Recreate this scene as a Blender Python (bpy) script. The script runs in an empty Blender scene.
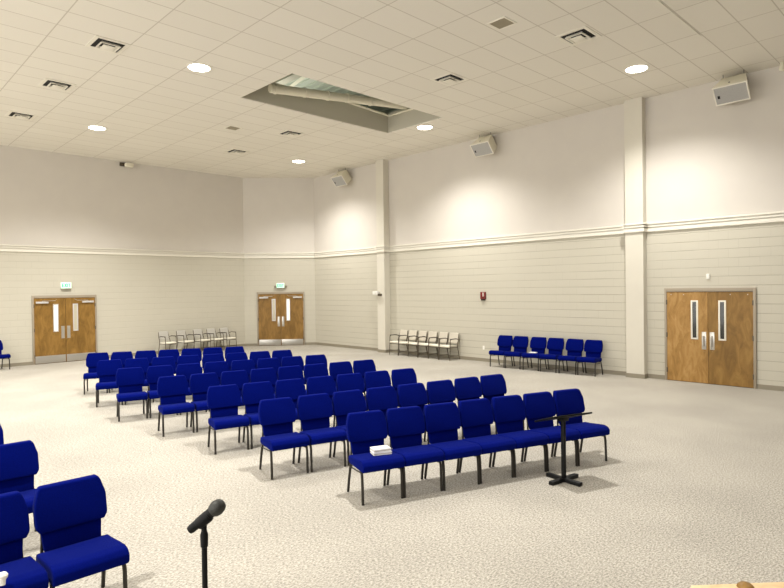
import bpy, bmesh, math, random
from mathutils import Vector, Matrix, Euler
random.seed(4)
sc = bpy.context.scene
col = sc.collection
PI = math.pi
XR, YB, ZC, ZR = 14.38, 21.18, 6.80, 3.555      # right wall, back wall, ceiling, underside of rail
XL, YF = -7.5, -5.0                             # how far the room is built to the left and behind

# ------------------------------------------------------------------ materials
def new_mat(name):
    m = bpy.data.materials.new(name); m.use_nodes = True
    nt = m.node_tree; b = nt.nodes['Principled BSDF']
    return m, nt, b
def plain(name, c, rough=.6, metal=0, spec=.5):
    m, nt, b = new_mat(name)
    b.inputs['Base Color'].default_value = (*c, 1); b.inputs['Roughness'].default_value = rough
    b.inputs['Metallic'].default_value = metal; b.inputs['Specular IOR Level'].default_value = spec
    return m
def noisy(name, c1, c2, scale, rough=.8, bump=0, bscale=None, metal=0, detail=4, stretch=None, spec=.3):
    m, nt, b = new_mat(name)
    N = nt.nodes; L = nt.links
    tc = N.new('ShaderNodeTexCoord'); mp = N.new('ShaderNodeMapping')
    L.new(tc.outputs['Object'], mp.inputs[0])
    if stretch: mp.inputs['Scale'].default_value = stretch
    n = N.new('ShaderNodeTexNoise'); n.inputs['Scale'].default_value = scale; n.inputs['Detail'].default_value = detail
    L.new(mp.outputs[0], n.inputs['Vector'])
    r = N.new('ShaderNodeValToRGB'); r.color_ramp.elements[0].color = (*c1, 1); r.color_ramp.elements[1].color = (*c2, 1)
    r.color_ramp.elements[0].position = .3; r.color_ramp.elements[1].position = .7
    L.new(n.outputs['Fac'], r.inputs[0]); L.new(r.outputs[0], b.inputs['Base Color'])
    b.inputs['Roughness'].default_value = rough; b.inputs['Metallic'].default_value = metal
    b.inputs['Specular IOR Level'].default_value = spec
    if bump:
        n2 = N.new('ShaderNodeTexNoise'); n2.inputs['Scale'].default_value = bscale or scale; n2.inputs['Detail'].default_value = 3
        L.new(mp.outputs[0], n2.inputs['Vector'])
        bp = N.new('ShaderNodeBump'); bp.inputs['Strength'].default_value = bump; bp.inputs['Distance'].default_value = .01
        L.new(n2.outputs['Fac'], bp.inputs['Height']); L.new(bp.outputs[0], b.inputs['Normal'])
    return m
def emit(name, c, s):
    m, nt, b = new_mat(name)
    b.inputs['Base Color'].default_value = (*c, 1)
    b.inputs['Emission Color'].default_value = (*c, 1); b.inputs['Emission Strength'].default_value = s
    return m

M = {}
WALL_C = (.53, .50, .415)
# block wall: stretcher-bond blocks 0.40 x 0.20 with raked bed joints
def block_mat(name='painted_block', hi=.85):
    m, nt, b = new_mat(name); N = nt.nodes; L = nt.links
    tc = N.new('ShaderNodeTexCoord')
    br = N.new('ShaderNodeTexBrick')
    br.inputs['Scale'].default_value = 1; br.inputs['Brick Width'].default_value = .406; br.inputs['Row Height'].default_value = .203
    br.inputs['Mortar Size'].default_value = .006; br.inputs['Mortar Smooth'].default_value = .6
    br.inputs['Color1'].default_value = (*WALL_C, 1); br.inputs['Color2'].default_value = (WALL_C[0]*.96, WALL_C[1]*.96, WALL_C[2]*.95, 1)
    br.inputs['Mortar'].default_value = (WALL_C[0]*.60, WALL_C[1]*.58, WALL_C[2]*.54, 1)
    L.new(tc.outputs['UV'], br.inputs['Vector'])
    hz = N.new('ShaderNodeTexBrick'); hz.inputs['Scale'].default_value = 1; hz.inputs['Brick Width'].default_value = 400; hz.inputs['Row Height'].default_value = .203
    hz.inputs['Mortar Size'].default_value = .008; hz.inputs['Mortar Smooth'].default_value = .5
    L.new(tc.outputs['UV'], hz.inputs['Vector'])
    # patchy joints, as if paint filled some of them
    nz = N.new('ShaderNodeTexNoise'); nz.inputs['Scale'].default_value = 1.3; nz.inputs['Detail'].default_value = 3
    L.new(tc.outputs['Object'], nz.inputs['Vector'])
    rr = N.new('ShaderNodeValToRGB'); rr.color_ramp.elements[0].position = .38; rr.color_ramp.elements[1].position = .62
    rr.color_ramp.elements[0].color = (.05, .05, .05, 1); rr.color_ramp.elements[1].color = (.28, .28, .28, 1)
    L.new(nz.outputs['Fac'], rr.inputs[0])
    mx = N.new('ShaderNodeMix'); mx.data_type = 'RGBA'
    L.new(rr.outputs[0], mx.inputs['Factor']); mx.inputs['A'].default_value = (*WALL_C, 1); L.new(br.outputs['Color'], mx.inputs['B'])
    m2 = N.new('ShaderNodeMix'); m2.data_type = 'RGBA'; m2.blend_type = 'MIX'
    nz2 = N.new('ShaderNodeTexNoise'); nz2.inputs['Scale'].default_value = .9; nz2.inputs['Detail'].default_value = 4; L.new(tc.outputs['Object'], nz2.inputs['Vector'])
    r3 = N.new('ShaderNodeMapRange'); r3.inputs['From Min'].default_value = .3; r3.inputs['From Max'].default_value = .65; r3.inputs['To Min'].default_value = .15; r3.inputs['To Max'].default_value = hi
    L.new(nz2.outputs['Fac'], r3.inputs['Value'])
    mu = N.new('ShaderNodeMath'); mu.operation = 'MULTIPLY'; L.new(hz.outputs['Fac'], mu.inputs[0]); L.new(r3.outputs['Result'], mu.inputs[1])
    L.new(mu.outputs[0], m2.inputs['Factor']); L.new(mx.outputs['Result'], m2.inputs['A']); m2.inputs['B'].default_value = (WALL_C[0]*.55, WALL_C[1]*.53, WALL_C[2]*.48, 1)
    L.new(m2.outputs['Result'], b.inputs['Base Color'])
    inv = N.new('ShaderNodeMath'); inv.operation = 'SUBTRACT'; inv.inputs[0].default_value = 1; L.new(hz.outputs['Fac'], inv.inputs[1])
    bp = N.new('ShaderNodeBump'); bp.inputs['Strength'].default_value = .5; bp.inputs['Distance'].default_value = .006
    L.new(inv.outputs[0], bp.inputs['Height']); L.new(bp.outputs[0], b.inputs['Normal'])
    b.inputs['Roughness'].default_value = .55; b.inputs['Specular IOR Level'].default_value = .3
    return m
M['block'] = block_mat(); M['block_faint'] = block_mat('painted_block_filled_joints', .13)
M['upper'] = noisy('upper_wall_paint', (.60, .56, .505), (.62, .58, .52), 2, rough=.75, bump=.05, bscale=60)
M['column'] = noisy('column_paint', (.63, .595, .51), (.65, .615, .525), 2, rough=.7, bump=.05, bscale=60)
M['front'] = noisy('stage_drape', (.10, .09, .08), (.14, .125, .11), 2, rough=.9)  # invented dark finish, so the unseen front sends little light to the chairs
M['rail'] = plain('rail_paint', (.78, .745, .65), .5)
M['base'] = plain('base_vinyl', (.25, .22, .16), .6)
M['frame'] = plain('door_frame_paint', (.33, .28, .21), .5)

def ceiling_mat():
    m, nt, b = new_mat('ceiling_tile'); N = nt.nodes; L = nt.links
    tc = N.new('ShaderNodeTexCoord'); mp = N.new('ShaderNodeMapping'); mp.vector_type = 'POINT'
    mp.inputs['Location'].default_value = (-4.10 + 1.22*20, -3.72 + .61*40, 0)
    L.new(tc.outputs['Object'], mp.inputs[0])
    br = N.new('ShaderNodeTexBrick'); br.offset = 0; br.inputs['Scale'].default_value = 1
    br.inputs['Brick Width'].default_value = 1.22; br.inputs['Row Height'].default_value = .61
    br.inputs['Mortar Size'].default_value = .010; br.inputs['Mortar Smooth'].default_value = .1
    br.inputs['Color1'].default_value = (.84, .80, .71, 1); br.inputs['Color2'].default_value = (.81, .77, .68, 1)
    br.inputs['Mortar'].default_value = (.60, .55, .46, 1)
    L.new(mp.outputs[0], br.inputs['Vector'])
    nz = N.new('ShaderNodeTexNoise'); nz.inputs['Scale'].default_value = 90; nz.inputs['Detail'].default_value = 2
    L.new(tc.outputs['Object'], nz.inputs['Vector'])
    mx = N.new('ShaderNodeMix'); mx.data_type = 'RGBA'; mx.blend_type = 'MULTIPLY'; mx.inputs['Factor'].default_value = .12
    L.new(br.outputs['Color'], mx.inputs['A']); L.new(nz.outputs['Color'], mx.inputs['B'])
    L.new(mx.outputs['Result'], b.inputs['Base Color'])
    inv = N.new('ShaderNodeMath'); inv.operation = 'SUBTRACT'; inv.inputs[0].default_value = 1; L.new(br.outputs['Fac'], inv.inputs[1])
    bp = N.new('ShaderNodeBump'); bp.inputs['Strength'].default_value = .4; bp.inputs['Distance'].default_value = .006
    L.new(inv.outputs[0], bp.inputs['Height']); L.new(bp.outputs[0], b.inputs['Normal'])
    b.inputs['Roughness'].default_value = .9
    return m
M['ceiling'] = ceiling_mat()

def carpet_mat():
    m, nt, b = new_mat('carpet'); N = nt.nodes; L = nt.links
    tc = N.new('ShaderNodeTexCoord')
    mp = N.new('ShaderNodeMapping'); mp.inputs['Rotation'].default_value = (0, 0, .3); mp.inputs['Scale'].default_value = (1, 1.8, 1)
    L.new(tc.outputs['Object'], mp.inputs[0])
    n1 = N.new('ShaderNodeTexNoise'); n1.inputs['Scale'].default_value = 38; n1.inputs['Detail'].default_value = 5; n1.inputs['Roughness'].default_value = .75
    L.new(mp.outputs[0], n1.inputs['Vector'])
    n2 = N.new('ShaderNodeTexNoise'); n2.inputs['Scale'].default_value = .7; n2.inputs['Detail'].default_value = 5
    L.new(tc.outputs['Object'], n2.inputs['Vector'])
    r1 = N.new('ShaderNodeValToRGB'); e = r1.color_ramp.elements
    e[0].position = .34; e[0].color = (.17, .155, .13, 1); e[1].position = .66; e[1].color = (.62, .58, .50, 1)
    L.new(n1.outputs['Fac'], r1.inputs[0])
    r2 = N.new('ShaderNodeValToRGB'); e = r2.color_ramp.elements
    e[0].position = .35; e[0].color = (.86, .86, .86, 1); e[1].position = .65; e[1].color = (1.0, 1.0, 1.0, 1)
    L.new(n2.outputs['Fac'], r2.inputs[0])
    mx = N.new('ShaderNodeMix'); mx.data_type = 'RGBA'; mx.blend_type = 'MULTIPLY'; mx.inputs['Factor'].default_value = 1
    L.new(r1.outputs[0], mx.inputs['A']); L.new(r2.outputs[0], mx.inputs['B']); L.new(mx.outputs['Result'], b.inputs['Base Color'])
    bp = N.new('ShaderNodeBump'); bp.inputs['Strength'].default_value = .5; bp.inputs['Distance'].default_value = .008
    L.new(n1.outputs['Fac'], bp.inputs['Height']); L.new(bp.outputs[0], b.inputs['Normal'])
    b.inputs['Roughness'].default_value = .95; b.inputs['Specular IOR Level'].default_value = .1
    return m
M['carpet'] = carpet_mat()

def wood_mat(name, c1, c2, c3):
    m, nt, b = new_mat(name); N = nt.nodes; L = nt.links
    tc = N.new('ShaderNodeTexCoord'); mp = N.new('ShaderNodeMapping'); mp.inputs['Scale'].default_value = (2.6, 2.6, .9)
    L.new(tc.outputs['Object'], mp.inputs[0])
    n = N.new('ShaderNodeTexNoise'); n.inputs['Scale'].default_value = 2.2; n.inputs['Detail'].default_value = 7; n.inputs['Distortion'].default_value = 1.1; n.inputs['Roughness'].default_value = .62
    L.new(mp.outputs[0], n.inputs['Vector'])
    r = N.new('ShaderNodeValToRGB'); e = r.color_ramp.elements
    e[0].position = .32; e[0].color = (*c1, 1); e[1].position = .70; e[1].color = (*c3, 1)
    k = e.new(.5); k.color = (*c2, 1)
    L.new(n.outputs['Fac'], r.inputs[0]); L.new(r.outputs[0], b.inputs['Base Color'])
    b.inputs['Roughness'].default_value = .45; b.inputs['Specular IOR Level'].default_value = .35
    return m
M['oak'] = wood_mat('honey_veneer', (.24, .125, .026), (.36, .195, .05), (.47, .28, .095))
M['oak_dark'] = wood_mat('darker_veneer', (.15, .078, .014), (.23, .122, .025), (.31, .175, .044))
M['beech'] = wood_mat('pale_wood', (.62, .42, .22), (.74, .54, .31), (.80, .62, .38))

M['blue'] = noisy('blue_fabric', (.0003, .002, .075), (.0009, .0055, .135), 260, rough=1, bump=.25, bscale=320, spec=.02)
_b = M['blue'].node_tree.nodes['Principled BSDF']
_b.inputs['Sheen Weight'].default_value = .05; _b.inputs['Sheen Tint'].default_value = (.3, .4, 1, 1); _b.inputs['Sheen Roughness'].default_value = .5
M['gunmetal'] = plain('charcoal_metal', (.032, .028, .023), .35, .5)
M['stone'] = noisy('beige_fabric', (.50, .46, .38), (.58, .53, .44), 200, rough=.9, bump=.2)
M['grey'] = noisy('grey_fabric', (.40, .38, .34), (.47, .45, .40), 200, rough=.9, bump=.2)
M['cream'] = noisy('cream_fabric', (.70, .66, .55), (.76, .72, .60), 200, rough=.9, bump=.2)  # armchair seats, paler than the backs: light falling on them put into colour
M['bronze'] = plain('bronze_metal', (.10, .08, .055), .45, .4)
M['armpad'] = plain('dark_armrest', (.035, .028, .02), .5)
M['black'] = plain('black_metal', (.004, .004, .004), .5, .0, .25)
M['rubber'] = plain('black_plastic', (.003, .003, .003), .55, 0, .2)
M['mesh'] = noisy('mic_mesh', (.02, .02, .018), (.08, .08, .075), 900, rough=.5, metal=.6)
M['steel'] = plain('satin_steel', (.55, .53, .49), .35, .85)
M['alu'] = plain('closer_metal', (.62, .60, .58), .45, .3)
M['white'] = plain('white_plastic', (.80, .78, .72), .5)
M['paper'] = plain('paper_pages', (.50, .43, .35), .7)
M['cover'] = plain('white_cover', (.88, .87, .84), .5)
M['grille'] = noisy('speaker_grille', (.34, .33, .31), (.44, .43, .41), 300, rough=.7)
M['cab'] = plain('cream_cabinet', (.74, .70, .56), .5)
M['red'] = plain('red_enamel', (.16, .008, .006), .4)
M['dark'] = plain('dark_void', (.012, .010, .008), .9)  # painted shade for door gaps and vents, also the pull handle colour
M['vent'] = plain('vent_enamel', (.80, .76, .66), .45)
M['taupe'] = plain('taupe_grille', (.30, .26, .18), .7)
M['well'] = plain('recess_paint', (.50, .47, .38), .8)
M['deck'] = plain('roof_deck', (.62, .66, .56), .7)
M['lens'] = emit('lit_lamp', (1, .96, .86), 9)
M['exitface'] = emit('exit_face', (.55, 1, .68), .5)
M['exitgreen'] = emit('exit_letters', (.04, .55, .22), .35)
def glass(name, c, rough=.08):
    m, nt, b = new_mat(name)
    b.inputs['Base Color'].default_value = (*c, 1); b.inputs['Roughness'].default_value = rough; b.inputs['Specular IOR Level'].default_value = .6
    return m
M['glass_dark'] = glass('dark_glass', (.02, .018, .012))
M['glass_lit'] = glass('pale_glass', (.55, .50, .38), .25)
M['glass_white'] = emit('glass_lit_behind', (.95, .93, .85), .55)

# ------------------------------------------------------------------ mesh helpers
def link(name, bm, mat, parent=None, smooth=True, uv=None):
    bmesh.ops.recalc_face_normals(bm, faces=bm.faces)
    me = bpy.data.meshes.new(name); bm.to_mesh(me); bm.free()
    for mm in (mat if isinstance(mat, (list, tuple)) else [mat]): me.materials.append(mm)
    if smooth:
        for p in me.polygons: p.use_smooth = True
        try: me.set_sharp_from_angle(angle=math.radians(38))
        except Exception: pass
    o = bpy.data.objects.new(name, me); col.objects.link(o)
    if parent: o.parent = parent
    if uv: uv(me)
    return o
def BM(): return bmesh.new()
def box(bm, a, b, bev=0, mat=0):
    t = bmesh.new(); v = []
    for z in (a[2], b[2]):
        for x, y in ((a[0], a[1]), (b[0], a[1]), (b[0], b[1]), (a[0], b[1])): v.append(t.verts.new((x, y, z)))
    for f in ((0, 3, 2, 1), (4, 5, 6, 7), (0, 1, 5, 4), (1, 2, 6, 5), (2, 3, 7, 6), (3, 0, 4, 7)): t.faces.new([v[i] for i in f])
    if bev: bmesh.ops.bevel(t, geom=t.edges[:], offset=bev, segments=2, affect='EDGES', profile=.5)
    return merge(bm, t, mat)
def merge(bm, t, mat=0, mtx=None):
    t.verts.index_update(); vs = [bm.verts.new(mtx @ v.co if mtx else v.co) for v in t.verts]
    for f in t.faces:
        try: nf = bm.faces.new([vs[v.index] for v in f.verts]); nf.material_index = mat
        except ValueError: pass
    t.free(); return vs
def tube(bm, pts, r, seg=8, ry=None, cap=True):
    pts = [Vector(p) for p in pts]; rings = []
    n = len(pts)
    up0 = Vector((0, 0, 1))
    for i, p in enumerate(pts):
        d = (pts[min(i+1, n-1)] - pts[max(i-1, 0)]).normalized()
        ref = Vector((1, 0, 0)) if abs(d.x) < .8 else Vector((0, 1, 0))
        a = d.cross(ref).normalized(); b = d.cross(a).normalized()
        rr = r[i] if isinstance(r, (list, tuple)) else r
        r2 = rr*(ry or 1)
        rings.append([bm.verts.new(p + a*math.cos(2*PI*k/seg)*rr + b*math.sin(2*PI*k/seg)*r2) for k in range(seg)])
    for i in range(n-1):
        for k in range(seg):
            bm.faces.new((rings[i][k], rings[i][(k+1) % seg], rings[i+1][(k+1) % seg], rings[i+1][k]))
    if cap: bm.faces.new(rings[0][::-1]); bm.faces.new(rings[-1])
def smooth_path(pts, n=6):
    P = [Vector(p) for p in pts]; out = []
    for i in range(len(P)-1):
        p0 = P[max(i-1, 0)]; p1 = P[i]; p2 = P[i+1]; p3 = P[min(i+2, len(P)-1)]
        for k in range(n):
            t = k/n
            out.append(.5*((2*p1) + (p2-p0)*t + (2*p0-5*p1+4*p2-p3)*t*t + (3*p1-p0-3*p2+p3)*t*t*t))
    out.append(P[-1]); return out
def disc(bm, c, r, z, seg=32, h=0, mat=0):
    ring = [bm.verts.new((c[0]+r*math.cos(2*PI*k/seg), c[1]+r*math.sin(2*PI*k/seg), z)) for k in range(seg)]
    f = bm.faces.new(ring); f.material_index = mat
    if h:
        g = bmesh.ops.extrude_face_region(bm, geom=[f])
        bmesh.ops.translate(bm, vec=(0, 0, h), verts=[v for v in g['geom'] if isinstance(v, bmesh.types.BMVert)])
def lathe(bm, prof, seg=20, mtx=None):
    t = bmesh.new(); rings = []
    for r, z in prof: rings.append([t.verts.new((max(r, 1e-4)*math.cos(2*PI*k/seg), max(r, 1e-4)*math.sin(2*PI*k/seg), z)) for k in range(seg)])
    for i in range(len(prof)-1):
        for k in range(seg): t.faces.new((rings[i][k], rings[i][(k+1) % seg], rings[i+1][(k+1) % seg], rings[i+1][k]))
    t.faces.new(rings[0][::-1]); t.faces.new(rings[-1])
    merge(bm, t, 0, mtx)
def extrude_poly(pts, axis, a, b, bev=0, seg=3, fn=None):
    """closed outline in two coordinates, extruded along `axis` from a to b, edges rounded, then reshaped by fn"""
    t = bmesh.new()
    def mk(u, v, w):
        return {'x': (w, u, v), 'y': (u, w, v), 'z': (u, v, w)}[axis]
    A = [t.verts.new(mk(u, v, a)) for u, v in pts]; B = [t.verts.new(mk(u, v, b)) for u, v in pts]
    n = len(pts); t.faces.new(A[::-1]); t.faces.new(B)
    for i in range(n): t.faces.new((A[i], A[(i+1) % n], B[(i+1) % n], B[i]))
    bmesh.ops.recalc_face_normals(t, faces=t.faces)
    if bev: bmesh.ops.bevel(t, geom=t.edges[:], offset=bev, segments=seg, affect='EDGES', profile=.5, clamp_overlap=True)
    if fn:
        for v in t.verts: v.co = Vector(fn(v.co))
    return t

def tag(o, label, cat, group=None, kind=None):
    if label: o['label'] = label
    if cat: o['category'] = cat
    if group: o['group'] = group
    if kind: o['kind'] = kind
    return o
def struct(o): o['kind'] = 'structure'; return o
def empty(name, loc=(0, 0, 0), rz=0):
    o = bpy.data.objects.new(name, None); col.objects.link(o); o.location = loc; o.rotation_euler = (0, 0, rz)
    o.empty_display_size = .1; return o
def copy_tree(o, parent=None):
    c = o.copy(); col.objects.link(c); c.parent = parent
    for ch in o.children: copy_tree(ch, c)
    return c

# ------------------------------------------------------------------ the room
CA, CB = (12.17, YB), (XR, 19.38)                # ends of the short angled wall
bm = BM(); box(bm, (XL, YF, -.15), (XR+.15, YB+.2, 0)); struct(link('floor', bm, M['carpet'], smooth=False))
WX0, WX1, WY0, WY1 = 7.10, 11.90, 10.28, 12.38   # recess in the ceiling
bm = BM()
for a, b in (((XL, YF), (XR+.2, WY0)), ((XL, WY1), (XR+.2, YB+.2)), ((XL, WY0), (WX0, WY1)), ((WX1, WY0), (XR+.2, WY1))):
    box(bm, (*a, ZC), (*b, ZC+.02))
struct(link('ceiling', bm, M['ceiling'], smooth=False))
# recess walls, roof above
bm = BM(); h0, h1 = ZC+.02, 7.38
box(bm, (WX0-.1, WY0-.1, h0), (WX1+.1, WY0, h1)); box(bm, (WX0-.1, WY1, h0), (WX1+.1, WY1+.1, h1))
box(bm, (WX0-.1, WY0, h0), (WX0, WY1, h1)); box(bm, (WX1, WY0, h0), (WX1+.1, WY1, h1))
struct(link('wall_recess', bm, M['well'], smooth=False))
bm = BM()
box(bm, (4, 8.5, 8.3), (14.3, 16.5, 8.35))
for i in range(34): box(bm, (4+i*.3, 8.5, 8.25), (4.15+i*.3, 16.5, 8.3))
box(bm, (4, 16.4, ZC+.03), (14.3, 16.5, 8.3)); box(bm, (14.2, 8.5, ZC+.03), (14.3, 16.5, 8.3)); box(bm, (4, 8.5, ZC+.03), (14.3, 8.6, 8.3)); box(bm, (4, 8.5, ZC+.03), (4.1, 16.5, 8.3))  # unseen side walls, added to keep outside light from the roof space
struct(link('ceiling_roof', bm, M['deck'], smooth=False))

def uvwall(ax):
    def f(me):
        uvl = me.uv_layers.new(name='UVMap')
        for lp in me.loops:
            c = me.vertices[lp.vertex_index].co
            uvl.data[lp.index].uv = (ax(c), c.z)
    return f
def wall(name, a, b, z0, z1, mat, th=.15):
    a = Vector((*a, 0)); b = Vector((*b, 0)); d = (b-a).normalized(); n = Vector((d.y, -d.x, 0))
    if n.dot(Vector((5, 8, 0))-a) > 0: n = -n     # n points away from the room
    bm = BM(); P = [a, b, b+n*th, a+n*th]
    lo = [bm.verts.new((p.x, p.y, z0)) for p in P]; hi = [bm.verts.new((p.x, p.y, z1)) for p in P]
    bm.faces.new(lo); bm.faces.new(hi)
    for i in range(4): bm.faces.new((lo[i], lo[(i+1) % 4], hi[(i+1) % 4], hi[i]))
    return struct(link(name, bm, mat, smooth=False, uv=uvwall(lambda c: (c-a).dot(d))))
wall('wall_right', (XR, YF), CB, 0, ZR+.02, M['block']); wall('wall_right', (XR, YF), CB, ZR+.02, ZC, M['upper'])
wall('wall_corner', CB, CA, 0, ZR+.02, M['block_faint']); wall('wall_corner', CB, CA, ZR+.02, ZC, M['upper'])
wall('wall_front', (XL, YF), (XR, YF), 0, ZC, M['front'])  # unseen; added dark to keep ambient light off the chair fronts
wall('wall_back', (XL, YB), CA, 0, ZR+.02, M['block_faint']); wall('wall_back', (XL, YB), CA, ZR+.02, ZC, M['upper'])

# columns on the right wall
def column(y0, y1, d):
    bm = BM(); box(bm, (XR-d, y0, 0), (XR, y1, ZC), .004); struct(link('wall_column', bm, M['column'], smooth=False))
COLS = [(5.93, 6.37, .20), (14.96, 15.34, .27)]
for c in COLS: column(*c)

# rail: three stepped bands following the walls; base likewise
def run(name, path, prof, mat):
    """path: floor points in order, room on the left side of travel; prof: (depth into room, z)"""
    bm = BM(); n = len(path); P = [Vector((*p, 0)) for p in path]; rings = []
    for i in range(n):
        d0 = (P[i]-P[i-1]).normalized() if i else (P[1]-P[0]).normalized()
        d1 = (P[i+1]-P[i]).normalized() if i < n-1 else d0
        n0 = Vector((-d0.y, d0.x, 0)); n1 = Vector((-d1.y, d1.x, 0)); m = (n0+n1).normalized(); s = 1/max(.3, m.dot(n0))
        rings.append([bm.verts.new(P[i]+m*s*u+Vector((0, 0, z))) for u, z in prof])
    k = len(prof)
    for i in range(n-1):
        for j in range(k): bm.faces.new((rings[i][j], rings[i][(j+1) % k], rings[i+1][(j+1) % k], rings[i+1][j]))
    bm.faces.new(rings[0]); bm.faces.new(rings[-1][::-1])
    return struct(link(name, bm, mat, smooth=False))
(c1a, c1b, cd1), (c2a, c2b, cd2) = COLS
right_path = [(XR, YF), (XR, c1a), (XR-cd1, c1a), (XR-cd1, c1b), (XR, c1b), (XR, c2a), (XR-cd2, c2a), (XR-cd2, c2b), (XR, c2b), CB, CA, (XL, YB)]
z = ZR
railp = [(0, z-.004), (.042, z), (.044, z+.078), (.002, z+.082), (.002, z+.112), (.056, z+.108), (.056, z+.142), (.002, z+.146), (.002, z+.178), (.066, z+.174), (.066, z+.202), (0, z+.212)]
run('trim_rail', right_path, railp, M['rail'])
bp_ = [(0, 0), (.014, 0), (.012, .10), (0, .102)]
def base(name, path): run(name, path, bp_, M['base'])
D3 = (3.60, 5.51)                                   # door on right wall, y extent incl. frame
base('baseboard_right', [(XR, YF), (XR, D3[0])])
base('baseboard_right', [(XR, D3[1]), (XR, c1a), (XR-cd1, c1a), (XR-cd1, c1b), (XR, c1b), (XR, c2a), (XR-cd2, c2a), (XR-cd2, c2b), (XR, c2b), CB])
dv = (Vector((*CA, 0))-Vector((*CB, 0))); dlen = dv.length; dv.normalize()
d2c = .5*dlen - .03; d2h = .955
pB = lambda s: (CB[0]+dv.x*s, CB[1]+dv.y*s)
base('baseboard_corner', [CB, pB(d2c-d2h)]); base('baseboard_corner', [pB(d2c+d2h), CA])
D1 = (4.66, 6.57)
base('baseboard_back', [CA, (D1[1], YB)]); base('baseboard_back', [(D1[0], YB), (XL, YB)])

# ------------------------------------------------------------------ doors.  local: x along wall (to the right as seen), -y into room
def make_door(n, loc, rz, mats, glassm, closers, kick, pulls):
    r = empty('door_%d' % n, loc, rz); r['kind'] = 'structure'
    W, H, fw = 1.91, 2.18, .052
    bm = BM()
    box(bm, (-W/2, -.045, 0), (-W/2+fw, 0, H), .004); box(bm, (W/2-fw, -.045, 0), (W/2, 0, H), .004); box(bm, (-W/2+fw, -.045, H-.085), (W/2-fw, 0, H), .004)
    link('door_frame', bm, M['frame'], r)
    bm = BM(); box(bm, (-W/2+fw, -.006, 0), (W/2-fw, -.001, H-.08)); link('door_gap', bm, M['dark'], r, smooth=False)  # dark sheet painting the shade in the gaps around the leaves
    L = W/2-fw-.004
    for s, m, g in ((-1, mats[0], glassm[0]), (1, mats[1], glassm[1])):
        x0, x1 = (-L, -.004) if s < 0 else (.004, L)
        lf = empty('door_leaf', (0, 0, 0)); lf.parent = r
        # leaf with a cut-out for the vision light
        wx0, wx1 = (-.355, -.215) if s < 0 else (.225, .365)
        wz0, wz1 = 1.01, 1.89
        bm = BM(); zt = H-.09
        box(bm, (x0, -.032, .012), (wx0, -.008, zt)); box(bm, (wx1, -.032, .012), (x1, -.008, zt))
        box(bm, (wx0, -.032, .012), (wx1, -.008, wz0)); box(bm, (wx0, -.032, wz1), (wx1, -.008, zt))
        bmesh.ops.remove_doubles(bm, verts=bm.verts, dist=1e-5)
        link('door_panel', bm, m, lf, smooth=False)
        bm = BM(); t = .028
        box(bm, (wx0-.008, -.042, wz0-.008), (wx0+t, -.03, wz1+.008), .003); box(bm, (wx1-t, -.042, wz0-.008), (wx1+.008, -.03, wz1+.008), .003)
        box(bm, (wx0+t, -.042, wz0-.008), (wx1-t, -.03, wz0+t), .003); box(bm, (wx0+t, -.042, wz1-t), (wx1-t, -.03, wz1+.008), .003)
        link('vision_frame', bm, M['rail'] if pulls == 'grip' else M['alu'], lf)
        bm = BM(); box(bm, (wx0, -.024, wz0), (wx1, -.018, wz1)); link('window_pane', bm, g, lf, smooth=False)
        px = s*.085
        bm = BM(); box(bm, (px-.048, -.037, .78), (px+.048, -.031, 1.18), .003)
        if pulls == 'grip':
            tube(bm, smooth_path([(px, -.035, .86), (px, -.08, .875), (px, -.085, .97), (px, -.08, 1.07), (px, -.035, 1.085)]), .012)
            disc(bm, (px, -.034), .012, .74)
        link('door_handle', bm, M['steel'], lf)
        if kick:
            bm = BM(); box(bm, (x0+.012, -.036, .02), (x1-.012, -.031, .25), .002); link('kick_plate', bm, M['steel'], lf)
        if closers:
            cx0, cx1 = (x0+.05, x0+.40) if s < 0 else (x1-.40, x1-.05)
            bm = BM(); box(bm, (cx0, -.095, 1.925), (cx1, -.033, 1.985), .006); link('door_closer', bm, M['alu'], lf)
            bm = BM(); ex = cx1+.18 if s < 0 else cx0-.18; mx = (cx0+cx1)/2
            tube(bm, [(mx, -.07, 1.985), (mx, -.07, 2.005), (ex, -.16, 2.01), (ex-s*.05, -.06, 2.05)], .008, 6)
            link('closer_arm', bm, M['steel'], lf)
        hx = x0 if s < 0 else x1
        for hz in (.25, 1.08, 1.85):
            bm = BM(); box(bm, (hx-.012, -.05, hz-.055), (hx+.012, -.03, hz+.055), .002); link('hinge', bm, M['bronze'], lf)
        if pulls == 'grip':
            for bx_ in ((-.80, -.52) if s < 0 else (.46, .80)):
                bm = BM(); lathe(bm, [(.010, 0), (.010, .004), (.003, .006)], 10, Matrix.Translation((bx_, -.032, 2.03)) @ Matrix.Rotation(PI/2, 4, 'X')); link('door_bolt', bm, M['steel'], lf)
    return r
make_door(1, ((D1[0]+D1[1])/2, YB, 0), 0, (M['oak_dark'], M['oak_dark']), (M['glass_white'], M['glass_lit']), True, True, 'plate')
c = pB(d2c); make_door(2, (c[0], c[1], 0), math.atan2(-dv.y, -dv.x), (M['oak_dark'], M['oak_dark']), (M['glass_lit'], M['glass_white']), True, True, 'plate')
make_door(3, (XR, sum(D3)/2, 0), -PI/2, (M['oak'], M['oak_dark']), (M['glass_dark'], M['glass_dark']), False, False, 'grip')

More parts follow.
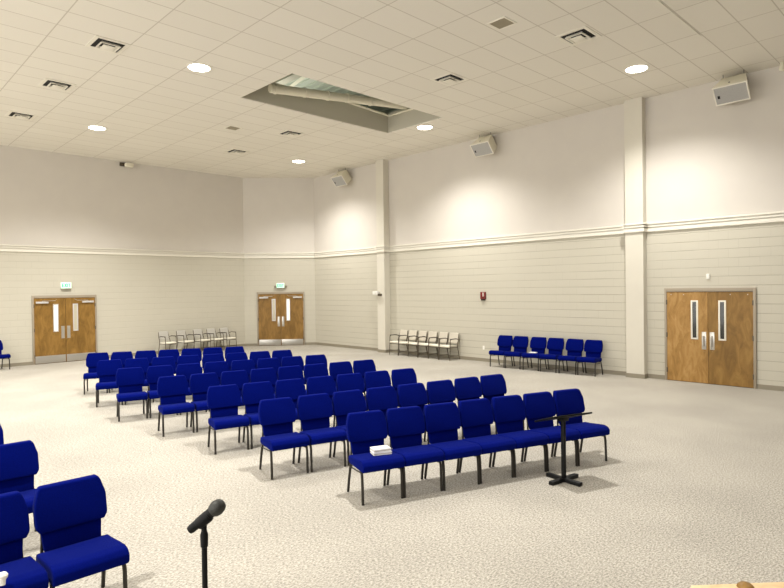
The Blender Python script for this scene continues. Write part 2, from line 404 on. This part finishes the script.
# ------------------------------------------------------------------ chairs
CW = .487
REC = math.tan(math.radians(13))
def make_blue_chair():
    r = empty('stacking_chair')
    # seat: side profile swept across, waterfall front
    prof = [(-.290, .362), (-.268, .342), (.10, .345), (.150, .350), (.168, .385), (.155, .432), (.05, .438), (-.10, .455), (-.20, .464), (-.262, .452), (-.295, .415)]
    t = extrude_poly(prof, 'x', -CW/2+.002, CW/2-.002, .018, 3)
    bm = BM(); merge(bm, t); link('seat', bm, M['blue'], r)
    # upper pad of the back, chamfered corners, leaning
    def lean(co):
        x, y, z = co
        k = (z-.50)
        return (x, y + k*REC + .03*(x/.23)**2*-1, z)
    w, w2, z0, z1 = .238, .215, .560, .868
    out = [(-w2, z0), (w2, z0), (w, z0+.045), (w, z1-.12), (w-.028, z1-.022), (w-.045, z1), (-w+.045, z1), (-w+.028, z1-.022), (-w, z1-.12), (-w, z0+.045)]
    t = extrude_poly(out, 'y', .150, .222, .020, 4, lean)
    bm = BM(); merge(bm, t); link('backrest', bm, M['blue'], r)
    out = [(-.190, .425), (.190, .425), (.205, .60), (-.205, .60)]
    t = extrude_poly(out, 'y', .178, .218, .012, 2, lean)
    bm = BM(); merge(bm, t); link('lumbar_panel', bm, M['blue'], r)
    for s in (-1, 1):
        bm = BM(); x = s*.228
        tube(bm, smooth_path([(s*.205, -.10, .345), (s*.222, -.175, .338), (x, -.212, .30), (x, -.222, .18), (x, -.228, .002)], 5), .0155, 8); link('leg', bm, M['gunmetal'], r)
        bm = BM()
        tube(bm, smooth_path([(s*.205, .10, .345), (s*.212, .15, .33), (s*.218, .185, .22), (s*.222, .235, .002)], 4), .0155, 8); link('leg', bm, M['gunmetal'], r)
        bm = BM(); tube(bm, smooth_path([(s*.195, .13, .345), (s*.195, .19, .40), (s*.190, .20+.02*REC, .52), (s*.188, .215+.3*REC-.02, .80)], 4), .011, 8); link('back_upright', bm, M['gunmetal'], r)
    bm = BM()
    for s in (-1, 1): tube(bm, [(s*.213, -.185, .315), (s*.213, .165, .295)], .008, 6)
    tube(bm, [(-.2, -.10, .343), (.2, -.10, .343)], .009, 6); tube(bm, [(-.2, .10, .343), (.2, .10, .343)], .009, 6)
    link('seat_frame', bm, M['gunmetal'], r)
    return r
ORD = ['', 'second', 'third', 'fourth', 'fifth', 'sixth', 'seventh', 'eighth']
def ordn(i, n):
    if i == 0: return 'left end'
    if i == n-1: return 'right end'
    return ORD[i] + ' from left'
chair0 = make_blue_chair(); used = [False]
def put_chair(x, y, th, label, group):
    if not used[0]: c = chair0; used[0] = True
    else: c = copy_tree(chair0)
    c.location = (x, y, 0); c.rotation_euler = (0, 0, th)
    return tag(c, label, 'chair', group)
#   row, count, centre x, y, angle, pitch
ROWS = [(1, 7, 5.675, 4.28, -18.9, .488), (2, 8, 5.79, 5.76, -13.8, .507), (3, 7, 5.595, 7.29, -14.4, .512), (4, 8, 5.75, 8.79, -13.2, .509),
        (5, 8, 5.66, 10.34, -15.6, .516), (6, 8, 5.78, 11.86, -19.5, .512), (7, 7, 5.77, 13.55, -24.2, .507)]
RN = {1: 'front', 2: 'second', 3: 'third', 4: 'fourth', 5: 'fifth', 6: 'sixth', 7: 'rearmost'}
for k, n, cx, cy, th, pt in ROWS:
    a = math.radians(th)
    for i in range(n):
        u = (i-(n-1)/2)*pt + (random.uniform(-.004, .004) if k > 1 else 0)
        w = random.uniform(-.008, .008)
        lab = 'royal blue padded chair, %s of the %s row in the main block' % (ordn(i, n), RN[k])
        if k == 1 and i == 0: lab = 'royal blue padded chair at left end of front row, with white books on its seat'
        if k == 1 and i == 6: lab = 'royal blue padded chair at right end of front row, partly behind black stand'
        put_chair(cx+u*math.cos(a)-w*math.sin(a), cy+u*math.sin(a)+w*math.cos(a), a+random.uniform(-.012, .012), lab, 'blue chairs in the main block')
put_chair(1.27, 4.54, .0, 'royal blue padded chair nearest the camera, bottom left, right end of its row', 'blue chairs of the left block')
put_chair(.762, 4.545, .01, 'royal blue padded chair cut by the lower left edge, with white object on seat', 'blue chairs of the left block')
put_chair(1.18, 6.12, .0, 'royal blue padded chair directly behind the nearest lower left pair', 'blue chairs of the left block')
put_chair(1.145, 7.45, .0, 'blue chair at left frame edge, only a sliver of its back visible', 'blue chairs of the left block')
# six along the right wall
a0, a1 = Vector((13.80, 9.82)), Vector((13.93, 7.20))
th = math.atan2(a1.y-a0.y, a1.x-a0.x)
wl = ['left end of the six', 'second from left of six', 'third from left of six, white paper on seat', 'fourth from left of six', 'fifth from left of six', 'right end of the six']
for i, s in enumerate((0, .505, 1.06, 1.575, 2.12, 2.63)):
    p = a0+(a1-a0).normalized()*s
    put_chair(p.x, p.y, th, 'blue padded chair against right block wall, '+wl[i], 'blue chairs against the right wall')
put_chair(3.62, 20.60, math.radians(14), 'dark blue chair in profile by back wall, at the left frame edge', None)

# arm chairs
def make_arm_chair(back_m, seat_m, nm):
    r = empty(nm)
    prof = [(-.24, .42), (-.22, .40), (.19, .40), (.21, .42), (.19, .445), (-.05, .462), (-.20, .462), (-.245, .445)]
    bm = BM(); merge(bm, extrude_poly(prof, 'x', -.195, .195, .014, 2)); link('seat', bm, seat_m, r)
    def lean(co): return (co[0], co[1]+(co[2]-.5)*.20-.02*(1-(co[0]/.22)**2)*-1, co[2])
    out = [(-.185, .50), (.185, .50), (.195, .55), (.19, .79), (.17, .825), (-.17, .825), (-.19, .79), (-.195, .55)]
    bm = BM(); merge(bm, extrude_poly(out, 'y', .185, .225, .014, 3, lean)); link('backrest', bm, back_m, r)
    for s in (-1, 1):
        x = s*.213
        bm = BM(); tube(bm, smooth_path([(x, -.24, .002), (x, -.215, .35), (x, -.205, .60), (x, -.17, .655)], 4), .012, 8); link('leg', bm, M['bronze'], r)
        bm = BM(); tube(bm, smooth_path([(x, .26, .002), (x*.98, .16, .42), (x*.93, .22, .62), (x*.86, .265, .80)], 4), .012, 8); link('leg', bm, M['bronze'], r)
        bm = BM(); box(bm, (x-.018, -.20, .65), (x+.018, .10, .675), .008)
        tube(bm, [(x, .08, .66), (x*.96, .20, .635)], .011, 6); link('armrest', bm, M['armpad'], r)
        bm = BM(); tube(bm, [(x, -.225, .13), (x*.99, .225, .13)], .009, 6); tube(bm, [(x*.98, -.2, .40), (x*.98, .17, .40)], .010, 6); link('side_rail', bm, M['bronze'], r)
    bm = BM(); tube(bm, [(-.21, -.215, .385), (.21, -.215, .385)], .010, 6); tube(bm, [(-.21, .16, .39), (.21, .16, .39)], .010, 6); link('seat_frame', bm, M['bronze'], r)
    return r
ac = make_arm_chair(M['stone'], M['cream'], 'arm_chair')
names = ['half hidden beside the column, at left end', 'second from the column', 'third from the column', 'fourth from the column', 'fifth from the column', 'farthest from the column']
ys = [14.24, 13.79, 13.34, 12.88, 12.42, 11.97]
for i, y in enumerate(ys):
    c_ = ac if i == 0 else copy_tree(ac)
    c_.location = (14.06-.004*i, y, 0); c_.rotation_euler = (0, 0, -PI/2+(.03 if i % 2 else -.02))
    tag(c_, 'beige armchair of the six along right wall, '+names[i], 'chair', 'beige armchairs along the right wall')
ac = make_arm_chair(M['grey'], M['cream'], 'arm_chair')
names = ['at left end', 'second from left', 'in the middle', 'second from right', 'at right end near the corner']
for i, x in enumerate((8.72, 9.38, 10.02, 10.55, 11.08)):
    c_ = ac if i == 0 else copy_tree(ac)
    c_.location = (x, 20.55, 0); c_.rotation_euler = (0, 0, (.16, .20, .18, .16, .14)[i])
    tag(c_, 'grey backed armchair of the five by the back wall, '+names[i], 'chair', 'grey armchairs by the back wall')

# ------------------------------------------------------------------ books, paper, cup
def book(loc, rz, w, d, h, label):
    r = empty('book', loc, rz)
    bm = BM(); box(bm, (-w/2+.003, -d/2+.003, .003), (w/2-.004, d/2-.004, h-.003)); link('pages', bm, M['paper'], r, smooth=False)
    bm = BM(); box(bm, (-w/2, -d/2, 0), (w/2, d/2, .009)); box(bm, (-w/2, -d/2, h-.014), (w/2, d/2, h)); link('cover', bm, M['cover'], r, smooth=False)
    return tag(r, label, 'book', 'white books on the front row seat')
book((4.345, 4.70, .457), math.radians(-25), .205, .14, .032, 'lower of two white books on the left end seat of the front row')
book((4.34, 4.70, .490), math.radians(-21), .195, .135, .032, 'upper of two white books on the left end seat of the front row')
bm = BM(); box(bm, (-.10, -.07, 0), (.10, .07, .02), .003); o = link('paper_stack', bm, M['paper']); o.location = (13.75, 8.75, .464); o.data.materials[0] = M['cover']; o.rotation_euler = (0, 0, th)
tag(o, 'small white paper stack on a blue seat by the right wall', 'paper')
bm = BM(); lathe(bm, [(.016, 0), (.018, .03), (.028, .045), (.030, .06), (.022, .072), (.0, .076)], 16); o = link('white_cup', bm, M['white']); o.location = (.756, 4.275, .4635)
tag(o, 'small white rounded cup on the blue seat at lower left corner', 'cup')

# ------------------------------------------------------------------ black reading stand in front of the first row
SX, SY = 6.12, 3.50
r = tag(empty('reading_stand', (SX, SY, 0), math.radians(-8)), 'black reading stand with cross base and tilted top before the front row', 'stand')
bm = BM()
for a in (0, PI/2):
    t = bmesh.new(); box(t, (-.235, -.030, 0), (.235, .030, .042), .004); merge(bm, t, 0, Matrix.Rotation(a, 4, 'Z'))
link('cross_base', bm, M['black'], r)
bm = BM(); box(bm, (-.021, -.021, .03), (.021, .021, .72), .003); link('post', bm, M['black'], r)
bm = BM(); t = bmesh.new(); box(t, (-.27, -.19, -.010), (.27, .19, .010), .003)
cam_d = Vector((SX, SY, .75-2.262)).normalized(); e = Vector((math.cos(math.radians(-20)), math.sin(math.radians(-20)), 0))
dn = cam_d.cross(e).normalized(); dn = dn if dn.z > 0 else -dn; ly = dn.cross(e).normalized()
rm = Matrix((e, ly, dn)).transposed().to_4x4()
merge(bm, t, 0, Matrix.Rotation(math.radians(8), 4, 'Z') @ Matrix.Translation((0, 0, .745)) @ rm @ Matrix.Rotation(math.radians(-2.5), 4, 'X'))
link('desk_top', bm, M['black'], r)
bm = BM(); box(bm, (-.06, -.035, .70), (.06, .035, .738), .003); link('bracket', bm, M['black'], r)

# ------------------------------------------------------------------ microphone on stand
MX, MY = 1.02, 2.10
r = tag(empty('microphone_stand', (MX, MY, 0)), 'black microphone stand with straight pole at bottom left of centre', 'microphone stand')
bm = BM(); lathe(bm, [(.125, 0), (.125, .012), (.05, .022), (.02, .03)], 28); link('base', bm, M['rubber'], r)
bm = BM(); tube(bm, [(0, 0, .02), (0, 0, 1.31)], .0105, 12); link('pole', bm, M['rubber'], r)
bm = BM(); lathe(bm, [(.008, 1.285), (.014, 1.29), (.015, 1.335), (.010, 1.35), (.010, 1.365)], 14); link('clutch', bm, M['rubber'], r)
vr = Vector((math.cos(.769), -math.sin(.769), 0))       # to the right as seen
md = (vr*.82+Vector((0, 0, 1))*.66).normalized()
q = Vector((0, 0, 1)).rotation_difference(md).to_matrix().to_4x4()
base_p = Vector((0, 0, 1.392))
bm = BM(); lathe(bm, [(.020, -.030), (.0225, -.025), (.0235, .02), (.021, .028)], 16, Matrix.Translation(base_p) @ q)
tube(bm, [(0, 0, 1.36), (0, 0, 1.385)], .011, 10); link('clip', bm, M['rubber'], r)
r2 = tag(empty('microphone', (MX, MY, 0)), 'black handheld microphone with round mesh head clipped on the stand', 'microphone')
bm = BM(); lathe(bm, [(.0, -.072), (.015, -.070), (.017, -.060), (.018, 0), (.020, .035), (.022, .042)], 18, Matrix.Translation(base_p+Vector((0, 0, .004))) @ q); link('handle', bm, M['rubber'], r2)
bm = BM(); lathe(bm, [(.021, .040), (.0265, .048), (.029, .060), (.029, .068), (.026, .082), (.019, .092), (.009, .097), (.0, .098)], 22, Matrix.Translation(base_p+Vector((0, 0, .004))) @ q); link('grille_head', bm, M['mesh'], r2)

# ------------------------------------------------------------------ wooden lectern, only its top edge in view
LX, LY = 2.43, .459
r = tag(empty('lectern', (LX, LY, 0), math.radians(-41.3)), 'pale wooden lectern, only its top edge showing at bottom right corner', 'lectern')
bm = BM(); box(bm, (-.31, -.30, 1.105), (.31, .19, 1.13), .004); link('top_panel', bm, M['beech'], r)
for s in (-1, 1):
    bm = BM(); box(bm, (s*.27-.012, -.20, .0), (s*.27+.012, .14, 1.105), .003); link('side_panel', bm, M['beech'], r)
bm = BM(); box(bm, (-.258, .115, .02), (.258, .138, 1.105), .003); link('front_panel', bm, M['beech'], r)
for xx in (-.115, .075):
    bm = BM(); lathe(bm, [(.030, 0), (.028, .006), (.018, .014), (.0, .018)], 14, Matrix.Translation((xx, .160, 1.13))); link('wooden_plug', bm, M['oak_dark'], r)

# ------------------------------------------------------------------ ceiling fittings
LIGHTS = [(5.52, 11.25, 'round ceiling downlight, large and bright at upper left, left of the recess'), (5.45, 17.25, 'round ceiling downlight near the far left back wall'),
          (12.08, 17.15, 'round ceiling downlight farthest away, near the angled corner wall'), (12.22, 11.22, 'round ceiling downlight at the right corner of the ceiling recess'),
          (12.28, 5.24, 'round ceiling downlight at upper right, above the wall column')]
for x, y, lab in LIGHTS:
    r = tag(empty('ceiling_light', (x, y, ZC)), lab, 'ceiling light', 'recessed ceiling lights')
    bm = BM(); R = .235; pr = [(R-.025, -.001), (R+.025, -.001), (R+.022, -.010), (R-.022, -.014)]; seg = 32; rings = []
    for rad, zz in pr: rings.append([bm.verts.new((rad*math.cos(2*PI*k/seg), rad*math.sin(2*PI*k/seg), zz)) for k in range(seg)])
    for i in range(4):
        for k in range(seg): bm.faces.new((rings[i][k], rings[i][(k+1) % seg], rings[(i+1) % 4][(k+1) % seg], rings[(i+1) % 4][k]))
    link('trim_ring', bm, M['vent'], r)
    bm = BM(); disc(bm, (0, 0), R-.02, -.012, 32, .008); link('lens', bm, M['lens'], r)
def sqring(bm, r0, z0, r1, z1, th=.004):
    A = [bm.verts.new((sx*r0, sy*r0, z0)) for sx, sy in ((-1, -1), (1, -1), (1, 1), (-1, 1))]
    B = [bm.verts.new((sx*r1, sy*r1, z1)) for sx, sy in ((-1, -1), (1, -1), (1, 1), (-1, 1))]
    for i in range(4): bm.faces.new((A[i], A[(i+1) % 4], B[(i+1) % 4], B[i]))
def make_vent():
    r = empty('ceiling_vent')
    bm = BM()
    for a, b in (((-.30, -.30), (.30, -.235)), ((-.30, .235), (.30, .30)), ((-.30, -.235), (-.235, .235)), ((.235, -.235), (.30, .235))): box(bm, (*a, -.012), (*b, -.002))
    link('frame', bm, M['vent'], r, smooth=False)
    bm = BM(); box(bm, (-.235, -.235, -.004), (.235, .235, -.001)); link('backing', bm, M['dark'], r, smooth=False)  # dark sheet painting the shade of a throat that is not cut open
    bm = BM(); sqring(bm, .235, -.010, .20, -.075); sqring(bm, .20, -.075, .185, -.075)
    bm.free()
    bm = BM()
    # two nested flared collars and the centre plate hang below the opening
    sqring(bm, .150, -.008, .175, -.045); sqring(bm, .175, -.045, .145, -.045); sqring(bm, .145, -.045, .120, -.008)
    link('louver', bm, M['vent'], r, smooth=False)
    bm = BM(); box(bm, (-.105, -.105, -.060), (.105, .105, -.045), .003); tube(bm, [(0, 0, -.05), (0, 0, -.004)], .015, 6); link('centre_plate', bm, M['vent'], r)
    return r
v0 = make_vent()
VENTS = [(3.795, 11.345, 'black louvred square ceiling vent, nearest of three in the upper left'), (3.70, 14.25, 'square ceiling vent, middle one of three in the upper left'),
         (3.65, 17.3, 'square ceiling vent, farthest left of three beside the back wall'), (9.895, 5.28, 'square ceiling vent at upper right, next to the bright downlight'),
         (9.83, 8.28, 'square ceiling vent between the recess and the upper right vent'), (9.77, 14.25, 'small square ceiling vent just beyond the recess edge'), (9.72, 17.25, 'smallest square ceiling vent, far beyond the recess')]
for i, (x, y, lab) in enumerate(VENTS):
    v = v0 if i == 0 else copy_tree(v0)
    v.location = (x, y, ZC); tag(v, lab, 'vent', 'ceiling air vents')
def grille(x, y, s, lab):
    r = tag(empty('ceiling_grille', (x, y, ZC)), lab, 'grille')
    bm = BM()
    for a, b in (((-s, -s), (s, -s+.03)), ((-s, s-.03), (s, s)), ((-s, -s+.03), (-s+.03, s-.03)), ((s-.03, -s+.03), (s, s-.03))): box(bm, (*a, -.012), (*b, -.001))
    link('frame', bm, M['vent'], r, smooth=False)
    bm = BM(); box(bm, (-s+.03, -s+.03, -.006), (s-.03, s-.03, -.001)); link('grille_face', bm, M['taupe'], r, smooth=False)
grille(8.43, 5.91, .185, 'small square taupe ceiling grille near the top centre')
grille(8.24, 14.82, .19, 'small square taupe ceiling grille beyond the recess')
# grid tee at upper right, its bright highlight built as a pale strip
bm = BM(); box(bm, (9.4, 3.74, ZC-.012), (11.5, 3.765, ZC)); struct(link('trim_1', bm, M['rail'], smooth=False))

# inside the recess
r = tag(empty('air_duct', (0, 0, 0)), 'pale round banded duct running through the ceiling recess', 'duct')
P0, P1 = Vector((7.58, 11.86, 7.0)), Vector((11.87, 11.62, 7.42))
bm = BM(); tube(bm, [P0, P1], .105, 20); link('duct_body', bm, M['cab'], r)
dd = (P1-P0).normalized()
for t_ in (.03, .22, .38, .52, .70):
    p = P0.lerp(P1, t_); bm = BM(); tube(bm, [p-dd*.018, p+dd*.018], .122, 20); link('duct_band', bm, M['cab'], r)
for p0, p1, w, lab in (((10.3, 12.3, 7.36), (11.85, 12.3, 7.29), .035, 'thin pale bar low on the far side of the ceiling recess'),
                       ((11.85, 12.33, 7.29), (11.85, 11.3, 7.27), .035, 'short pale bar across the right end of the ceiling recess'),
                       ((8.9, 10.5, 8.0), (9.9, 15.5, 8.05), .06, 'pale beam crossing high above the ceiling recess')):
    bm = BM(); tube(bm, [p0, p1], w, 4); o = link('roof_beam', bm, M['cab'], smooth=False); tag(o, lab, 'beam')
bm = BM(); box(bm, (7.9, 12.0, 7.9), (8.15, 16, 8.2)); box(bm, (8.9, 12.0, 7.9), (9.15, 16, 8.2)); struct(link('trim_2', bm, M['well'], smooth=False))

# ------------------------------------------------------------------ wall speakers
def make_speaker():
    r = empty('wall_speaker')
    # local: grille faces -y, box wider in front than at the back, long axis x
    out = [(-.30, -.18), (.30, -.18), (.205, .19), (-.205, .19)]
    bm = BM(); merge(bm, extrude_poly(out, 'z', -.185, .185, .012, 2)); link('cabinet', bm, M['cab'], r)
    bm = BM()
    for a, b in (((-.30, -.168), (-.275, .168)), ((.275, -.168), (.30, .168)), ((-.30, -.188), (.30, -.165)), ((-.30, .165), (.30, .188))): box(bm, (a[0], -.196, a[1]), (b[0], -.176, b[1]), .003)
    link('front_rim', bm, M['rail'], r)
    bm = BM(); box(bm, (-.275, -.188, -.165), (.275, -.178, .165)); link('grille', bm, M['grille'], r, smooth=False)
    bm = BM(); box(bm, (-.235, -.193, -.055), (-.195, -.187, .005), .002); link('badge', bm, M['black'], r)
    bm = BM(); lathe(bm, [(.016, 0), (.016, .006), (0, .006)], 12, Matrix.Translation((-.02, -.08, .185))); link('knob', bm, M['black'], r)
    return r
s0 = make_speaker()
SP = [(3.92, 'pale angled loudspeaker high on right wall, above the wooden double doors'), (10.50, 'pale angled loudspeaker high on the right wall, between the two columns'), (17.15, 'pale angled loudspeaker high on right wall, left of the far column')]
for i, (y, lab) in enumerate(SP):
    s = s0 if i == 0 else copy_tree(s0)
    s.location = (XR-.33, y, ZC-.36); s.rotation_euler = Euler((math.radians(40), 0, -PI/2), 'XYZ'); s.scale = (1.12, 1.12, 1.12)
    tag(s, lab, 'speaker', 'wall loudspeakers')
    bm = BM()
    for k in (-.2, .2): tube(bm, [(XR-.30, y+k, ZC-.14), (XR-.33, y+k, ZC-.002)], .006, 6)
    tube(bm, [(XR-.14, y, ZC-.34), (XR-.001, y, ZC-.30)], .02, 8)
    o = link('mounting_bracket', bm, M['gunmetal']); o.parent = s; o.matrix_parent_inverse = (Matrix.Translation(s.location) @ s.rotation_euler.to_matrix().to_4x4() @ Matrix.Scale(1.12, 4)).inverted()

# small fittings
r = tag(empty('wall_projector', (7.52, YB, 6.66)), 'small pale device on the back wall just under the ceiling', 'device')
bm = BM(); box(bm, (.0, -.30, -.06), (.26, -.12, .07), .02); link('body', bm, M['cab'], r)
bm = BM(); tube(bm, [(.13, -.12, 0), (.13, -.001, .03)], .02, 6); box(bm, (-.12, -.05, -.02), (.16, -.001, .10), .01); link('bracket', bm, M['bronze'], r)
r = tag(empty('ceiling_camera', (14.2, 3.06, ZC-.12)), 'small pale camera high on right wall at the right frame edge', 'camera')
bm = BM(); lathe(bm, [(0, -.06), (.05, -.04), (.06, 0), (.05, .04), (.03, .119)], 16); link('body', bm, M['cab'], r)
bm = BM(); box(bm, (.02, -.2, -.10), (.17, -.08, .0), .01); tube(bm, [(0, 0, 0), (.08, -.12, -.04)], .02, 6); link('bracket', bm, M['cab'], r)

def exit_sign(loc, rz, label, heads):
    r = tag(empty('exit_sign', loc, rz), label, 'exit sign')
    bm = BM(); box(bm, (-.16, -.06, -.10), (.16, -.001, .10), .008); link('housing', bm, M['white'], r)
    bm = BM(); box(bm, (-.148, -.064, -.088), (.148, -.061, .088)); link('sign_face', bm, M['exitface'], r, smooth=False)
    bm = BM(); box(bm, (-.14, -.066, -.145), (.14, -.012, -.101), .004); link('base_strip', bm, M['base'], r)
    bm = BM()
    def bar(x0, z0, x1, z1, w=.011):
        a = Vector((x0, 0, z0)); b = Vector((x1, 0, z1)); d = (b-a).normalized(); n = Vector((-d.z, 0, d.x))*w
        v = [bm.verts.new((q.x, yy, q.z)) for yy in (-.0675, -.0645) for q in (a-n, b-n, b+n, a+n)]
        for f in ((0, 1, 2, 3), (4, 7, 6, 5), (0, 4, 5, 1), (1, 5, 6, 2), (2, 6, 7, 3), (3, 7, 4, 0)): bm.faces.new([v[i] for i in f])
    h = .058
    bar(-.115, -h, -.115, h); bar(-.115, h-.01, -.065, h-.01); bar(-.115, 0, -.072, 0); bar(-.115, -h+.01, -.065, -h+.01)
    bar(-.045, -h, .012, h); bar(-.045, h, .012, -h)
    bar(.037, -h, .037, h); bar(.092, -h, .092, h); bar(.062, h-.01, .122, h-.01)
    link('exit_letters', bm, M['exitgreen'], r, smooth=False)
    if heads:
        for s in (-1, 1):
            q = Matrix.Translation((s*.20, -.05, -.055)) @ Matrix.Rotation(s*.5, 4, 'Z') @ Matrix.Rotation(PI/2, 4, 'X')
            bm = BM(); lathe(bm, [(.03, -.04), (.048, .0), (.05, .03), (.044, .035)], 16, q); link('lamp_head', bm, M['base'], r)
exit_sign((5.64, YB, 2.50), 0, 'lit green and white exit sign above the left double doors', False)
c = pB(d2c); exit_sign((c[0], c[1], 2.44), math.atan2(-dv.y, -dv.x), 'lit green exit sign with two side lamp heads over the corner doors', True)

r = tag(empty('fire_alarm', (XR, 10.86, 2.0), -PI/2), 'small dark red fire alarm box on the right block wall', 'fire alarm')
bm = BM(); box(bm, (-.095, -.05, -.10), (.095, -.001, .12), .008); link('box_body', bm, M['red'], r)
bm = BM(); box(bm, (.0, -.058, -.02), (.035, -.05, .10), .003); link('strobe', bm, M['white'], r)
bm = BM(); box(bm, (-.06, -.06, -.14), (.08, -.012, -.101), .005); link('pull_handle', bm, M['dark'], r)
bm = BM(); box(bm, (-.035, -.03, -.06), (.035, -.001, .06), .006); o = link('thermostat', bm, M['white']); o.location = (XR, 4.55, 2.44); o.rotation_euler = (0, 0, -PI/2)
tag(o, 'small white thermostat on the block wall above the right doors', 'thermostat')
bm = BM(); box(bm, (-.035, -.008, -.058), (.035, -.001, .058), .002); o = link('wall_outlet', bm, M['white']); o.location = (XR, 10.88, .42); o.rotation_euler = (0, 0, -PI/2)
tag(o, 'white wall outlet between beige armchairs and blue chairs', 'outlet')
# conduit and device on the far column
xf = XR-cd2
bm = BM(); tube(bm, [(XR-.03, c2b+.04, .12), (XR-.03, c2b+.04, ZC-.03)], .022, 8)
o = link('conduit', bm, M['column']); tag(o, 'thin painted conduit running up beside the far wall column', 'conduit')
r = tag(empty('wall_device', (xf, 15.20, 2.10), -PI/2), 'small cream horn device fixed to the far wall column', 'device')
bm = BM(); box(bm, (-.26, -.13, -.06), (-.02, -.01, .07), .01); link('housing', bm, M['white'], r)
bm = BM(); box(bm, (-.02, -.10, -.10), (.10, -.001, -.02), .008); link('bracket', bm, M['bronze'], r)

# ------------------------------------------------------------------ light
def spot(x, y, power, cone=134, blend=1.0, size=.06, c=(1, .975, .935)):
    ld = bpy.data.lights.new('downlight', 'SPOT'); ld.energy = power; ld.color = c
    ld.spot_size = math.radians(cone); ld.spot_blend = blend; ld.shadow_soft_size = size
    o = bpy.data.objects.new('downlight', ld); col.objects.link(o); o.location = (x, y, ZC-.06)
for x in (-1.2, 5.5, 12.25):
    for y in (-.7, 5.24, 11.22, 17.2): spot(x, y, (1120 if y > 0 else 330)*(.66 if x > 12 else 1)*(1.2 if y > 17 and x < 12 else 1))
pl = bpy.data.lights.new('attic_lamp', 'AREA'); pl.energy = 20; pl.color = (1, 1, .92); pl.size = 2.0  # unseen fill light, added to brighten the roof space above the recess
po = bpy.data.objects.new('attic_lamp', pl); col.objects.link(po); po.location = (9.0, 14.2, 6.95); po.rotation_euler = (PI, 0, 0)
w = bpy.data.worlds.new('World'); sc.world = w; w.use_nodes = True
bg = w.node_tree.nodes['Background']; bg.inputs[0].default_value = (1, .97, .92, 1); bg.inputs[1].default_value = 2.1  # ambient fill, let in by the open left side to brighten the ceiling

# ------------------------------------------------------------------ camera
F, PITCH, ROLL, YAW, H = 585.27, -.00955673, -.01309035, .768703, 2.2621
fw = Vector((math.sin(YAW)*math.cos(PITCH), math.cos(YAW)*math.cos(PITCH), math.sin(PITCH)))
r0 = Vector((math.cos(YAW), -math.sin(YAW), 0)); u0 = r0.cross(fw)
rt = r0*math.cos(ROLL)+u0*math.sin(ROLL); up = -r0*math.sin(ROLL)+u0*math.cos(ROLL)
cd = bpy.data.cameras.new('Camera'); cam = bpy.data.objects.new('Camera', cd); col.objects.link(cam)
mw = Matrix((rt, up, -fw)).transposed().to_4x4(); mw.translation = (0, 0, H); cam.matrix_world = mw
cd.sensor_fit = 'HORIZONTAL'; cd.sensor_width = 36; cd.lens = F*36/784; cd.clip_end = 200; cd.clip_start = .05
sc.camera = cam
sc.view_settings.view_transform = 'Standard'; sc.view_settings.look = 'None'; sc.view_settings.gamma = 1
sc.view_settings.use_curve_mapping = False; sc.view_settings.exposure = .68
